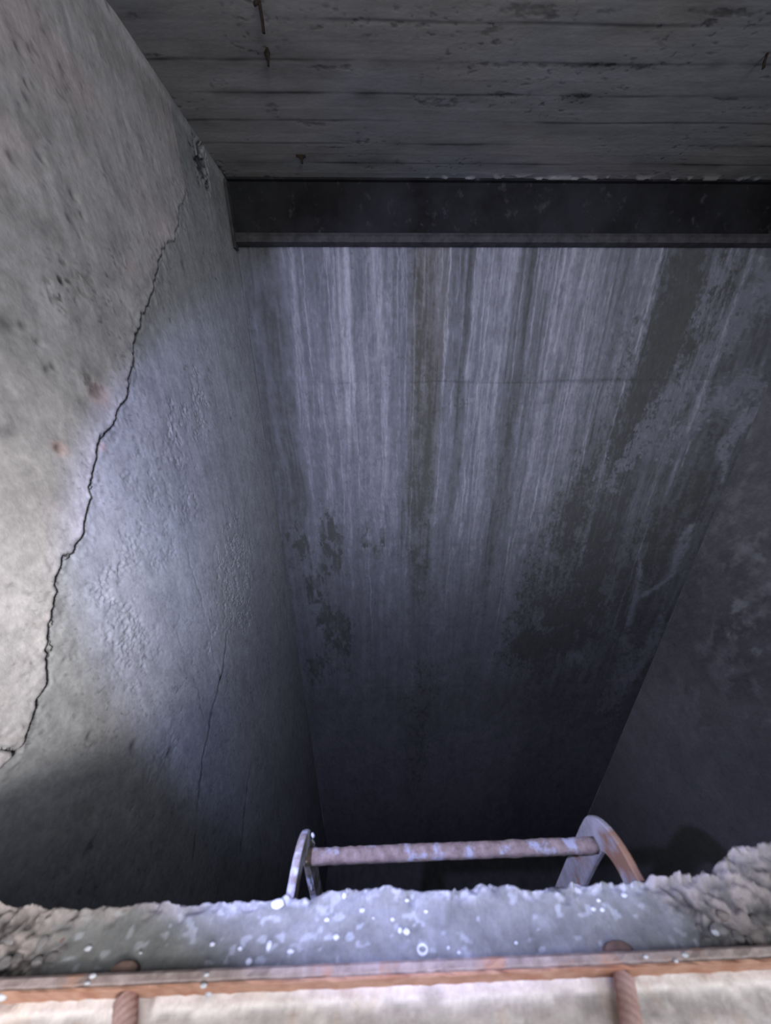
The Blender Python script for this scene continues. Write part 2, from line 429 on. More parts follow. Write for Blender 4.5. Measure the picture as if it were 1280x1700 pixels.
# ================================================================== left wall
def build_left_wall():
    ys = np.concatenate([-steps(0.36, -YB, 0.06)[::-1] * 1.0 + 0.0, []])
    ys = np.concatenate([np.arange(YB, 0.15, 0.06), steps(0.18, YF + 0.02, 0.0048)])
    zs = steps(ZS + 0.02, ZP, 0.0052, -2.4, 1.012)
    Y, Z = np.meshgrid(ys, zs)
    hw = lambda u, v: tuple(hit(u, v, 0, XL)[[1, 2]])
    D = 0.006 * (fbm(Y * 1.5, Z * 1.2, 5, 3) - 0.5)            # trowelled unevenness, + = into the room
    fine = fbm(Y * 30, Z * 22, 7, 4)
    tone = 0.35 + 0.10 * (fbm(Y * 4, Z * 3, 8, 5) - 0.5) + 0.10 * (fbm(Y * 16, Z * 10, 10, 4) - 0.5)
    # long trowel strokes falling down the wall
    st = fbm(Y * 34 + (fbm(Y * 2, Z * 2, 15, 2) - .5) * 1.2, Z * 1.0, 9, 4) - 0.5
    tone += 0.08 * st * (1 - 0.5 * ss(0.3, -0.6, Z))
    D += 0.0022 * st

    # the jagged crack where the thick inner render coat has let go
    crack = [(310, 322), (303, 338), (298, 352), (295, 378), (290, 400), (276, 405), (268, 425), (262, 450), (250, 490), (244, 505), (234, 530), (224, 560),
             (218, 600), (214, 640), (210, 662), (200, 672), (190, 690), (187, 708), (170, 722), (160, 740), (154, 775), (148, 815), (140, 850),
             (133, 885), (118, 922), (100, 925), (92, 962), (85, 1000), (79, 1045), (78, 1085), (70, 1140), (56, 1160), (48, 1195), (36, 1230), (30, 1248), (0, 1243), (-80, 1246)]
    q = [hw(*p) for p in crack]
    jit = (vn(Y * 60, Z * 60, 21) - 0.5) * 0.010 + (fbm(Y * 22, Z * 22, 59, 3) - .5) * 0.030
    d, _ = pdist(Y + jit, Z + (vn(Y * 55, Z * 55, 22) - 0.5) * 0.010, q)
    # signed side: near the viewer (small y) and above the tail of the crack
    zq = np.array([p[1] for p in q][::-1]); yq = np.array([p[0] for p in q][::-1])
    zz = np.array([p[1] for p in q[:-3]])[::-1]; yy = np.array([p[0] for p in q[:-3]])[::-1]
    yc = np.interp(Z, zz, yy)
    side = np.where((Y < yc) & (Z > zz[0] - 0.005), 1.0, -1.0)
    sd = d * side
    wv = np.interp(Z, [-0.9, -0.2, 0.6, 1.0, 1.3], [0.010, 0.013, 0.007, 0.004, 0.001])
    raise_ = ss(-0.001, 0.004, sd) * np.interp(Z, [-0.9, -0.2, 0.5, 1.0], [0.014, 0.014, 0.006, 0.0])
    D += raise_
    wv = wv * (0.35 + 1.3 * fbm(Y * 20, Z * 20, 54, 3))
    gap = np.exp(-(d / (wv * 0.55)) ** 2)
    D -= 0.011 * gap * np.interp(Z, [-0.9, 0.6, 1.1], [1, .8, .35])
    tone -= 0.17 * gap * ss(0.25, 0.6, fbm(Y * 14, Z * 14, 23, 3) + 0.12)
    tone -= 0.05 * np.exp(-(d / 0.022) ** 2) * ss(.4, .6, fbm(Y * 30, Z * 30, 55, 3)) * (side < 0)
    crumble = np.exp(-(d / 0.05) ** 2)
    D += crumble * 0.008 * (fbm(Y * 50, Z * 50, 24, 3) - 0.5)
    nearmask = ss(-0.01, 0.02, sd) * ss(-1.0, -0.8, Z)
    # second cavity in the corner under the slab
    cy, cz = hw(333, 262)
    cav = ss(0.4, 1.2, (0.09 - np.hypot(Y - cy, (Z - cz + .03) / 1.2)) / 0.04 + (fbm(Y * 45, Z * 45, 25, 4) - 0.5) * 5)
    D -= 0.03 * cav * fbm(Y * 60, Z * 60, 26, 3); tone -= 0.26 * cav

    # hairline cracks
    for pts, w, a in (([(430, 640), (432, 665), (424, 700), (425, 750), (415, 800), (407, 860), (403, 900), (398, 960)], .0035, .13),
                      ([(378, 1050), (372, 1110), (366, 1130), (358, 1160), (352, 1178), (346, 1215), (338, 1260), (334, 1290), (326, 1350), (322, 1420)], .008, .2),
                      ([(305, 900), (315, 940), (330, 985), (343, 1030), (360, 1100), (375, 1150)], .004, .08),
                      ([(290, 1040), (305, 1090), (325, 1140), (340, 1190)], .004, .08),
                      ([(416, 1270), (410, 1310), (404, 1370), (400, 1410)], .010, .14),
                      ([(372, 1110), (380, 1150), (386, 1190)], .005, .09),
                      ([(450, 960), (440, 1050), (448, 1110), (438, 1180)], .006, .10),
                      ([(490, 1180), (484, 1260), (480, 1330)], .012, .10),
                      ([(232, 560), (222, 600), (226, 640)], .004, .05),
                      ([(62, 1140), (64, 1190), (54, 1230)], .004, .08)):
        dd, _ = pdist(Y + (vn(Y * 40, Z * 40, 27) - .5) * .008 + (fbm(Y * 12, Z * 12, 47, 3) - .5) * .05, Z, [hw(*p) for p in pts])
        gq = np.exp(-(dd / w) ** 2)
        gq = gq * ss(0.3, 0.5, fbm(Y * 7, Z * 7, 48, 3))
        D -= 0.0022 * gq; tone -= a * gq
        

    # flaked, wrinkled skin
    rid = 1 - np.abs(fbm(Y * 75 + (fine - .5) * 4, Z * 44, 28, 4) - 0.5) * 5
    rid = np.clip(rid, 0, 1) ** 2 * ss(0.35, 0.6, fbm(Y * 26, Z * 16, 58, 3))
    for pts, amp in (([(325, 620, .05), (335, 700, .09), (300, 690, .06), (285, 720, .05), (290, 760, .07)], .007),
                     ([(240, 720, .05), (235, 800, .09), (290, 850, .13), (250, 900, .12)], .0045),
                     ([(400, 920, .15), (390, 1000, .25), (385, 880, .12)], .008),
                     ([(170, 980, .07), (210, 1020, .10), (225, 1080, .11)], .006),
                     ([(300, 1200, .1), (285, 1240, .1)], .003),
                     ([(85, 1050, .06), (110, 1090, .05)], .004)):
        dd, ww = pdist(Y, Z, [(*hw(u, v), w) for u, v, w in pts])
        mk = ss(-0.6, 0.8, (ww - dd) / (0.5 * ww + .01) + (fbm(Y * 12, Z * 9, 29, 3) - 0.5) * 3)
        D -= amp * rid * mk; tone -= 0.035 * rid * mk
    D += 0.0018 * (fine - 0.5)
    # pits
    pit = ss(0.82, 0.90, vn(Y * 70, Z * 62, 30)) * ss(0.45, 0.6, fbm(Y * 4, Z * 4, 31, 3))
    pit2 = ss(0.84, 0.92, vn(Y * 120 + 3, Z * 110, 32)) * ss(0.4, 0.6, fbm(Y * 6, Z * 6, 34, 3))
    D -= 0.0012 * pit + 0.0008 * pit2; tone -= 0.10 * pit * fine * 1.6 + 0.09 * pit2
    # speckled dark patch and larger pits on the near coat
    for u, v, r in ((120, 460, .08), (95, 500, .07), (100, 480, .05), (190, 425, .05), (150, 640, .05)):
        y0, z0 = hw(u, v)
        mk = ss(0.2, 0.9, 1.2 - np.hypot(Y - y0, (Z - z0) / 1.3) / r) * ss(0.55, 0.68, fbm(Y * 42, Z * 42, 35, 3))
        tone -= 0.13 * mk; D -= 0.003 * mk
    for u, v, r in ((48, 168, .012), (45, 142, .008), (32, 82, .010), (68, 265, .010), (20, 265, .012), (120, 325, .012), (115, 365, .012), (178, 10, .015),
                    (10, 540, .022), (12, 720, .022), (35, 542, .010), (60, 570, .008), (85, 610, .008), (75, 615, .009), (52, 85, .008),
                    (305, 440, .014), (222, 1237, .018), (282, 1250, .018), (148, 1222, .012), (150, 1408, .02), (92, 745, .012), (135, 360, .008)):
        y0, z0 = hw(u, v)
        mk = np.exp(-((Y - y0) ** 2 + (Z - z0) ** 2) / r ** 2)
        D -= 0.006 * mk; tone -= 0.13 * mk
    # raised paler rim under the slab, darker tone at the far-wall corner
    D += 0.008 * ss(ZS - 0.05, ZS - 0.02, Z) * (Z < ZS)
    tone += 0.05 * ss(ZS - 0.06, ZS - 0.03, Z)
    tone -= 0.05 * np.exp(-((Y - YF) / 0.03) ** 2)
    tone += 0.11 * (fbm(Y * 42, Z * 34, 56, 4) - .5) + 0.05 * (vn(Y * 150, Z * 130, 60) - .5) + 0.20 * nearmask * (fbm(Y * 9, Z * 8, 57, 5) - .5)
    sc = np.exp(-(np.abs(((Y - 2.0) * 9) % 1 - 0.5) / 0.03) ** 2) * ss(2.0, 2.1, Y) * ss(-1.5, 0.3, Z)
    tone += 0.05 * sc
    tone = np.clip(tone, 0.04, 0.8)[..., None]
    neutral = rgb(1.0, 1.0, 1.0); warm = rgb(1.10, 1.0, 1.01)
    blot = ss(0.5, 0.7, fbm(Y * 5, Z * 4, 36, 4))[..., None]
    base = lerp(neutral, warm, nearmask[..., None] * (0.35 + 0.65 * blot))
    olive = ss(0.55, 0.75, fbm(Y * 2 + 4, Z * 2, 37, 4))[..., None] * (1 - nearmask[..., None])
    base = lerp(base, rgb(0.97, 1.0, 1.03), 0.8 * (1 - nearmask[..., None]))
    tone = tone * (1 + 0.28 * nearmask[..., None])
    for u, v, r in ((95, 747, .025), (170, 742, .02), (160, 655, .05), (88, 740, .02)):
        y0, z0 = hw(u, v)
        mk = ss(0.0, 1.0, 1.3 - np.hypot(Y - y0, Z - z0) / r)[..., None]
        base = lerp(base, rgb(1.25, 0.92, 0.88), mk * 0.6)
    Lw = ss(0.0, 1.0, 1.2 - np.abs(Y - 1.15 - 0.15 * (Z + 1)) / 0.3)[..., None] * ss(0.0, -0.6, Z)[..., None]  # bluish torch light tinted into this stretch of wall
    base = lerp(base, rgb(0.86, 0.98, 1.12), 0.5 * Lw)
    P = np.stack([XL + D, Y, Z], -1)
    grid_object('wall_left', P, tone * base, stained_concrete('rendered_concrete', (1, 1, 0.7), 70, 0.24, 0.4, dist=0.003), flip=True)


# ================================================================== ceiling slab
def build_ceiling():
    xs = np.concatenate([steps(XL - 0.02, 2.5, 0.0065), steps(2.5, XR, 0.03)[1:]])
    ys = np.concatenate([np.arange(-0.25, 1.5, 0.05), steps(1.5, YF + 0.02, 0.0045)])
    X, Y = np.meshgrid(xs, ys)
    b0, bw = 1.664, 0.1335
    wav = (fbm(X * 1.3, X * 0 + 3, 101, 3) - 0.5) * 0.025
    k = (Y + wav - b0) / bw
    ki = np.floor(k + 0.5); off = (k - ki) * bw
    tone = 0.30 + 0.05 * (_h(ki, ki * 0, 9) - 0.5) + 0.09 * (fbm(X * 3, Y * 14, 102, 4) - 0.5) + 0.10 * (fbm(X * 7, Y * 40, 103, 4) - 0.5)
    on = ss(0.38, 0.62, fbm(X * 2.2 + ki * 7, ki * 3.3, 104, 4))
    seam = np.exp(-(off / 0.0045) ** 2)
    tone -= 0.15 * np.exp(-(off / 0.006) ** 2) * (0.15 + 0.85 * on) * (0.4 + 0.9 * fbm(X * 12, Y * 50, 118, 3))
    tone -= 0.09 * np.exp(-(off / 0.022) ** 2) * ss(0.5, 0.7, fbm(X * 3 + ki, ki * 2.1, 105, 3))
    Zd = 0.002 * (_h(ki, ki * 0 + 2, 3) - 0.5) + 0.0012 * seam * (0.3 + on) + 0.0008 * (fbm(X * 8, Y * 50, 106, 3) - 0.5)
    # air holes, in drifts along the boards
    dens = ss(0.5, 0.68, fbm(X * 2.2, Y * 6, 107, 3))
    a = fbm(X * 22, Y * 48, 108, 3)
    hole = ss(0.70, 0.76, a) * dens
    a2 = vn(X * 55 + Y * 20, Y * 85, 109)
    hole = np.maximum(hole, ss(0.84, 0.92, a2) * dens)
    hole *= ss(0.35, 0.55, fbm(X * 34, Y * 70, 119, 3))
    for u, v, rx, ry in ((455, 180, .03, .03), (520, 205, .12, .012), (560, 112, .10, .010), (850, 158, .09, .010), (960, 158, .05, .012), (1020, 20, .10, .008), (1200, 20, .12, .010),
                         (810, 50, .05, .02), (830, 108, .07, .010), (990, 265, .02, .004), (1160, 243, .06, .006), (1130, 265, .05, .006), (550, 245, .10, .004), (730, 168, .12, .02),
                         (870, 20, .15, .02), (1010, 108, .1, .008), (1270, 130, .04, .01), (260, 95, .03, .01), (222, 22, .03, .008), (1205, 165, .05, .006), (940, 110, .3, .006)):
        p = hit(u, v, 2, ZS)
        e = 1.3 - np.hypot((X - p[0]) / rx, (Y - p[1]) / ry) + (fbm(X * 26, Y * 60, 110, 4) - 0.5) * 4
        hole = np.maximum(hole, ss(0.3, 1.0, e) * 0.8)
    tone -= 0.20 * hole * (0.4 + 0.6 * vn(X * 90, Y * 120, 117)); Zd += 0.0015 * hole
    tone -= 0.06 * ss(0.5, 0.8, fbm(X * 1.6, Y * 5, 111, 4))
    # ragged spall beside the beam at the left corner
    p = hit(350, 285, 2, ZS)
    e = 1.2 - np.hypot(X - p[0], (Y - p[1]) / 1.2) / 0.10 + (fbm(X * 40, Y * 40, 112, 4) - 0.5) * 3
    sp = ss(0.2, 0.9, e); tone -= 0.14 * sp; Zd += 0.012 * sp * fbm(X * 60, Y * 60, 113, 3)
    crust = np.exp(-((Y - 2.435) / 0.018) ** 2) * ss(0.45, 0.62, fbm(X * 18, Y * 18, 114, 4)) * ss(0.2, 0.5, X)
    tone += 0.10 * crust; Zd -= 0.008 * crust
    tone = np.clip(tone, 0.03, 0.7)[..., None]
    base = lerp(rgb(1, 0.985, 0.97), rgb(0.93, 0.97, 1.02), ss(0.4, 0.6, fbm(X * 1.2, Y * 3, 115, 3))[..., None])
    P = np.stack([X, Y, ZS + Zd], -1)
    grid_object('ceiling', P, tone * base, stained_concrete('board_marked_concrete', (0.35, 1, 1), 80, 0.16, 0.3, dist=0.003), flip=True)


# ================================================================== right wall
def build_right_wall():
    ys = steps(YB, YF + 0.02, 0.02); zs = steps(ZS + 0.02, ZP, 0.02, -4.5, 1.01)
    ys = np.concatenate([np.arange(YB, 0, 0.1), steps(0, YF + 0.02, 0.014)])
    Y, Z = np.meshgrid(ys, zs)
    n = fbm(Y * 5, Z * 3, 120, 5); n2 = fbm(Y * 16 + n * 2, Z * 9, 121, 4)
    L = 0.21 + 0.10 * (n - 0.5) + 0.07 * (n2 - 0.5) + 0.06 * (fbm(Y * 60, Z * 40, 123, 3) - .5)
    hw = lambda u, v: hit(u, v, 0, XR)[[1, 2]]
    for pts, a in (([(1240, 900, .05), (1255, 960, .10), (1250, 1040, .10)], .16), ([(1235, 1030, .06), (1240, 1050, .06)], .18),
                   ([(1180, 1080, .10), (1220, 1090, .12), (1190, 1120, .10)], .12), ([(1262, 1150, .04), (1275, 1170, .05)], .16),
                   ([(1130, 1150, .12), (1140, 1190, .12)], .10), ([(1090, 1260, .12), (1095, 1310, .14)], .06), ([(1215, 820, .04), (1205, 870, .08)], .05)):
        d, w = pdist(Y, Z, [(*hw(u, v), r) for u, v, r in pts])
        L += a * 0.55 * ss(-0.6, 1.6, (w - d) / 0.10 + (n2 - 0.5) * 6 + (fbm(Y * 30, Z * 22, 122, 4) - 0.5) * 4)
    L += 0.04 * ss(0.6, 0.74, n2) * ss(-3.4, -1.6, Z)
    L += 0.26 * ss(2.0, 4.2, -Z)  # lower wall lightened in colour to make up for fading light
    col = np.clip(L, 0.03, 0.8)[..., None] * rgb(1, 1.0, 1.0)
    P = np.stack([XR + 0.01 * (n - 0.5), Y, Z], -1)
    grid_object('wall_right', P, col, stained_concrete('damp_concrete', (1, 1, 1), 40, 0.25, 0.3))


build_far_wall(); build_left_wall(); build_ceiling(); build_right_wall()

damp = mottled('damp_dark_concrete', (0.22, 0.225, 0.23), (0.32, 0.325, 0.33), 9, 0.7, 0.4, 0.01)
plain = mottled('plain_concrete', (0.24, 0.24, 0.24), (0.34, 0.335, 0.33), 9, 0.85, 0.3, 0.004)


def slab(name, x0, x1, y0, y1, z0, z1, mat):
    bm = bmesh.new(); add_box(bm, x0, x1, y0, y1, z0, z1)
    o = obj(name, bm, mat); o['kind'] = 'structure'; return o


slab('floor', XL - 0.1, XR + 0.1, YN, YF + 0.1, ZP - 0.12, ZP, damp)                       # bottom of the pit
slab('wall_near', XL - 0.05, XR + 0.05, YN - 0.042, YN - 0.012, ZP, ZT - 0.045, damp)      # pit side under the kerb
# wall behind the viewer with its open doorway
slab('wall_front', XL - 0.1, 0.35, YB - 0.15, YB, ZFL - 0.1, ZS + 0.1, plain)
slab('wall_front', 1.45, XR + 0.1, YB - 0.15, YB, ZFL - 0.1, ZS + 0.1, plain)

# ---- walkway floor: pale infill between the rusty bars
def build_floor():
    xs = np.concatenate([np.arange(XL - 0.02, -0.62, 0.05), steps(-0.62, 0.62, 0.003), np.arange(0.65, XR + 0.05, 0.05)])
    ys = np.concatenate([np.arange(YB, -0.05, 0.08), steps(-0.05, 0.1168, 0.003)])
    X, Y = np.meshgrid(xs, ys)
    n = fbm(X * 40, Y * 90, 130, 5); n2 = fbm(X * 9, Y * 18, 131, 4)
    tone = 0.42 + 0.36 * (n - 0.5) + 0.12 * (n2 - 0.5)
    edge = ss(0.1055, 0.108, Y + (n - 0.5) * 0.006)
    edge *= ss(0.25, 0.42, fbm(X * 22, Y * 22, 134, 3))
    tone = lerp(tone, 0.72, edge * 0.85)
    spot = ss(0.64, 0.70, fbm(X * 70, Y * 70, 132, 3))
    tone = lerp(tone, 0.6, spot * 0.5)
    col = tone[..., None] * rgb(1.0, 0.93, 0.91)
    rust = ss(0.56, 0.66, fbm(X * 24, Y * 24 + 9, 133, 4)) * 0.55 + ss(0.6, 0.8, 1.6 - np.hypot(X + 0.345, (Y - 0.09) / .7) / 0.022) * .6
    col = lerp(col, rgb(0.46, 0.33, 0.22), np.clip(rust, 0, 1)[..., None] * 0.45)
    Z = ZFL + 0.004 * (n - 0.5) + 0.003 * (n2 - 0.5) + 0.003 * edge
    grid_object('floor', np.stack([X, Y, Z], -1), col, stained_concrete('pale_infill', (1, 1, 1), 220, 0.22, 0.4, dist=0.002))
build_floor()

# ================================================================== steel beam under the slab
paint = mottled('mottled_black_steel', (0.004, 0.004, 0.005), (0.024, 0.025, 0.030), 2.6, 0.75, 0.35, 0.004, c3=(0.055, 0.055, 0.06), s3=16, t3=(0.60, 0.75))  # near-black steel with broad random mottling
flange = mottled('grey_steel', (0.040, 0.040, 0.043), (0.085, 0.083, 0.088), 14, 0.8, 0.3, 0.002)  # paler mottled grey for flange and end plate
beam = bpy.data.objects.new('steel_beam', None); C.objects.link(beam)
beam.location = (XL, 2.46, 1.07)
tag(beam, 'black steel beam spanning the pit under the concrete slab', 'beam')


def local(bm, o):
    bmesh.ops.translate(bm, verts=bm.verts[:], vec=-Vector(o.location)); return bm


bm = bmesh.new(); add_box(bm, XL + 0.004, XR, 2.462, 2.474, 1.10, ZS - 0.012)
obj('web', local(bm, beam), paint, beam)
bm = bmesh.new()
prof = [(2.425, 1.064), (2.425, 1.094), (2.436, 1.118), (2.463, 1.128), (2.488, 1.128), (2.488, 1.064)]
nx = 260; rings = []
for i in range(nx + 1):
    x = XL + 0.002 + (XR - XL) * i / nx
    w = [random.uniform(-.0012, .0012) for _ in prof]
    rings.append([bm.verts.new((x, y, z + (w[j] if j in (0, 1) else 0))) for j, (y, z) in enumerate(prof)])
for A, B in zip(rings[:-1], rings[1:]):
    for k in range(len(prof)): bm.faces.new((A[k], B[k], B[(k + 1) % len(prof)], A[(k + 1) % len(prof)]))
bm.faces.new(rings[0]); bm.faces.new(rings[-1])
tag(obj('bottom_flange', local(bm, beam), flange, beam), 'grey bottom flange')
bm = bmesh.new(); add_box(bm, XL + 0.004, XR, 2.44, 2.488, ZS - 0.012, ZS + 0.001)
obj('top_flange', local(bm, beam), paint, beam)
bm = bmesh.new(); add_box(bm, XL + 0.002, XL + 0.022, 2.418, 2.462, 1.03, ZS - 0.02)
obj('end_plate', local(bm, beam), flange, beam, bevel=0.003)

# ================================================================== tie wires in the slab soffit
rustd = mottled('dark_rust', (0.015, 0.012, 0.010), (0.05, 0.035, 0.025), 90, 0.9, 0.5, 0.002)


def wire(name, base, lines, label, cat, r=0.0028):
    e = bpy.data.objects.new(name, None); C.objects.link(e); e.location = base
    bm = bmesh.new()
    for pts in lines:
        add_tube(bm, [Vector(p) for p in pts], r, 8)
    me = bpy.data.meshes.new(name); bm.to_mesh(me); bm.free()
    C.objects.unlink(e); bpy.data.objects.remove(e)
    me.materials.append(rustd)
    for p in me.polygons: p.use_smooth = True
    o = bpy.data.objects.new(name, me); C.objects.link(o); o.location = base
    tag(o, label, cat, 'wire stubs in the slab underside')
    return o


p = hit(430, 2, 2, ZS)
wire('wire_stub', (p[0], p[1], ZS + 0.006), [[(0, 0, 0), (0.002, 0, -0.02), (0.004, 0.004, -0.05)], [(0.004, 0.002, 0), (-0.012, -0.02, -0.03)], [(0.004, .004, -.05), (.003, .008, -.075)]],
     'longest black wire stub hanging from the slab at the top edge of the photo', 'wire', 0.006)
p = hit(443, 80, 2, ZS)
wire('wire_stub', (p[0], p[1], ZS + 0.006), [[(0, 0, 0.0), (0.006, 0, -0.018), (0.000, 0.004, -0.034), (-0.002, 0.004, -0.052)], [(0, 0, -0.01), (-0.010, 0, -0.02), (-0.004, 0, -0.036)]],
     'looped black wire stub on the slab just below the longest one', 'wire', 0.005)
p = hit(500, 258, 2, ZS)
wire('wire_stub', (p[0], p[1], ZS + 0.006), [[(-0.03, 0, -0.007), (0.025, 0, -0.009)], [(0, 0, 0.0), (0.002, 0, -0.040)], [(-0.01, 0, -0.012), (0.012, -.004, -0.018)]],
     'cross shaped black wire stub in the slab just above the steel beam', 'wire', 0.006)
p = hit(1275, 88, 2, ZS)
wire('wire_stub', (p[0], p[1], ZS + 0.006), [[(0, 0, 0.0), (-0.004, 0, -0.03), (0.003, 0.002, -0.05)]],
     'short black wire stub in the slab at the right edge of the photo', 'wire', 0.005)

# ================================================================== ladder head
lad_mat = mottled('weathered_galvanised', (0.20, 0.19, 0.19), (0.31, 0.30, 0.31), 45, 0.75, 0.5, 0.0015, c3=(0.20, 0.115, 0.07), s3=17, t3=(0.50, 0.62))
crust = mottled('crusted_rung', (0.12, 0.090, 0.078), (0.23, 0.18, 0.165), 70, 0.9, 0.8, 0.003, c3=(0.26, 0.27, 0.33), s3=38, t3=(0.56, 0.66))
crust2 = mottled('crusted_left_rail', (0.17, 0.14, 0.13), (0.30, 0.27, 0.27), 70, 0.9, 0.8, 0.003, c3=(0.45, 0.48, 0.60), s3=30, t3=(0.46, 0.56))
ladder = bpy.data.objects.new('ladder', None); C.objects.link(ladder); ladder.location = (0.11, 0.262, ZP)
tag(ladder, 'rusty steel ladder head with curved flat rails below the concrete kerb', 'ladder')


def rail(x, dz, dy, mat, label, th=0.011, wid=0.042, top_r=0.052):
    """flat bar: out of the near wall, over a bend and down the pit; widest at the bend"""
    cen = [(YN - 0.008, -0.662)]
    cy, cz = 0.216, -0.705
    cen.append((0.187, -0.6575))
    for k in range(15):
        a = math.radians(100 - 100 * k / 14)
        cen.append((cy + top_r * 0.98 * math.cos(a), cz + top_r * 0.95 * math.sin(a) - 0.002))
    z = cz - 0.03
    while z > ZP + 0.05:
        cen.append((cy + top_r, z)); z -= 0.08 if z > -1.6 else 0.6
    cen.append((cy + top_r, ZP))
    bm = bmesh.new(); rings = []
    rr = random.Random(int(x * 1000))
    for i, (y, zc) in enumerate(cen):
        a = Vector(cen[max(i - 1, 0)]); b = Vector(cen[min(i + 1, len(cen) - 1)]); t = (b - a).normalized()
        nrm = Vector((-t.y, t.x))
        w = wid / 2
        ring = []
        for s, sx in ((1, -1), (1, -.55), (1, .55), (1, 1), (-1, 1), (-1, .55), (-1, -.55), (-1, -1)):
            e = w * s * (1.0 if abs(sx) < .9 else 0.93)
            ring.append(bm.verts.new((x + th / 2 * sx, y + nrm.x * e + dy, zc + nrm.y * e + dz)))
        rings.append(ring)
    for A, B in zip(rings[:-1], rings[1:]):
        for k in range(8): bm.faces.new((A[k], A[(k + 1) % 8], B[(k + 1) % 8], B[k]))
    bm.faces.new(rings[0]); bm.faces.new(rings[-1])
    o = obj('rail', local(bm, ladder), mat, ladder, smooth=False)
    if label: tag(o, label)
    return o


rail(0.364, 0.004, -0.008, lad_mat, 'right rail with an orange rust run over its bend')
lr = rail(-0.137, -0.004, -0.004, crust2, 'left rail crusted with white flakes', th=0.011, wid=0.030)


def rung(z, x0=-0.134, x1=0.358, y=0.2475, r=0.0090, dz=0.006):
    bm = bmesh.new(); n = 60; rings = []; rr = random.Random(int(-z * 100))
    for i in range(n + 1):
        t = i / n; x = x0 + (x1 - x0) * t
        jit = rr.uniform(-0.0006, 0.0006)
        ring = []
        for k in range(12):
            a = 2 * math.pi * k / 12 + 0.26
            sq = 1.0 / max(abs(math.cos(a)), abs(math.sin(a)))
            q = r * (0.1 + 0.9 * min(sq, 1.25)) + jit + rr.uniform(-.0005, .0005)
            ring.append(bm.verts.new((x, y + math.cos(a) * q, z + dz * t + math.sin(a) * q)))
        rings.append(ring)
    for A, B in zip(rings[:-1], rings[1:]):
        for k in range(12): bm.faces.new((A[k], A[(k + 1) % 12], B[(k + 1) % 12], B[k]))
    bm.faces.new(rings[0]); bm.faces.new(rings[-1])
    return obj('rung', local(bm, ladder), crust, ladder, smooth=True)


r0 = rung(-0.708)
tag(r0, 'brown rung flecked with pale lime crust')
for k in range(1, 5):
    rung(-0.708 - 0.30 * k, dz=0)
# lime crust flakes under the rung and a cobweb shred at the left rail
lime = mottled('lime_crust', (0.40, 0.42, 0.50), (0.6, 0.62, 0.7), 120, 0.9, 0.6, 0.002)
bm = bmesh.new()
add_tube(bm, [(-0.122 + 0.008 * math.cos(a), 0.262, -0.726 + 0.006 * math.sin(a) - .006) for a in [k * math.pi / 6 for k in range(13)]], 0.0012, 6)
add_tube(bm, [(-0.131, 0.24 + .002 * math.sin(k * 2.1), -0.70 - 0.008 * k) for k in range(14)], [0.0012 + 0.0012 * random.random() for _ in range(14)], 6)
add_tube(bm, [(-0.127 + .002 * math.sin(k * 1.7), 0.268, -0.69 - 0.006 * k) for k in range(10)], [0.0010 + 0.0016 * random.random() for _ in range(10)], 6)
tag(obj('cobweb', local(bm, ladder), lime, ladder, smooth=True), 'grey cobweb shreds with trapped dust')

# ================================================================== broken concrete kerb
kerb_edge = [(0, 1493), (20, 1505), (60, 1506), (150, 1512), (200, 1508), (250, 1498), (300, 1503), (360, 1500), (430, 1497), (480, 1489), (520, 1490), (560, 1482),
             (600, 1480), (650, 1475), (700, 1479), (745, 1484), (770, 1474), (800, 1467), (835, 1468), (860, 1476), (885, 1481), (920, 1474), (950, 1470), (1000, 1466),
             (1040, 1470), (1080, 1462), (1120, 1460), (1150, 1455), (1180, 1448), (1196, 1436), (1206, 1424), (1216, 1414), (1240, 1411), (1262, 1408), (1280, 1404)]
ke = np.array([hit(u, v, 2, ZT - 0.004)[:2] for u, v in kerb_edge])


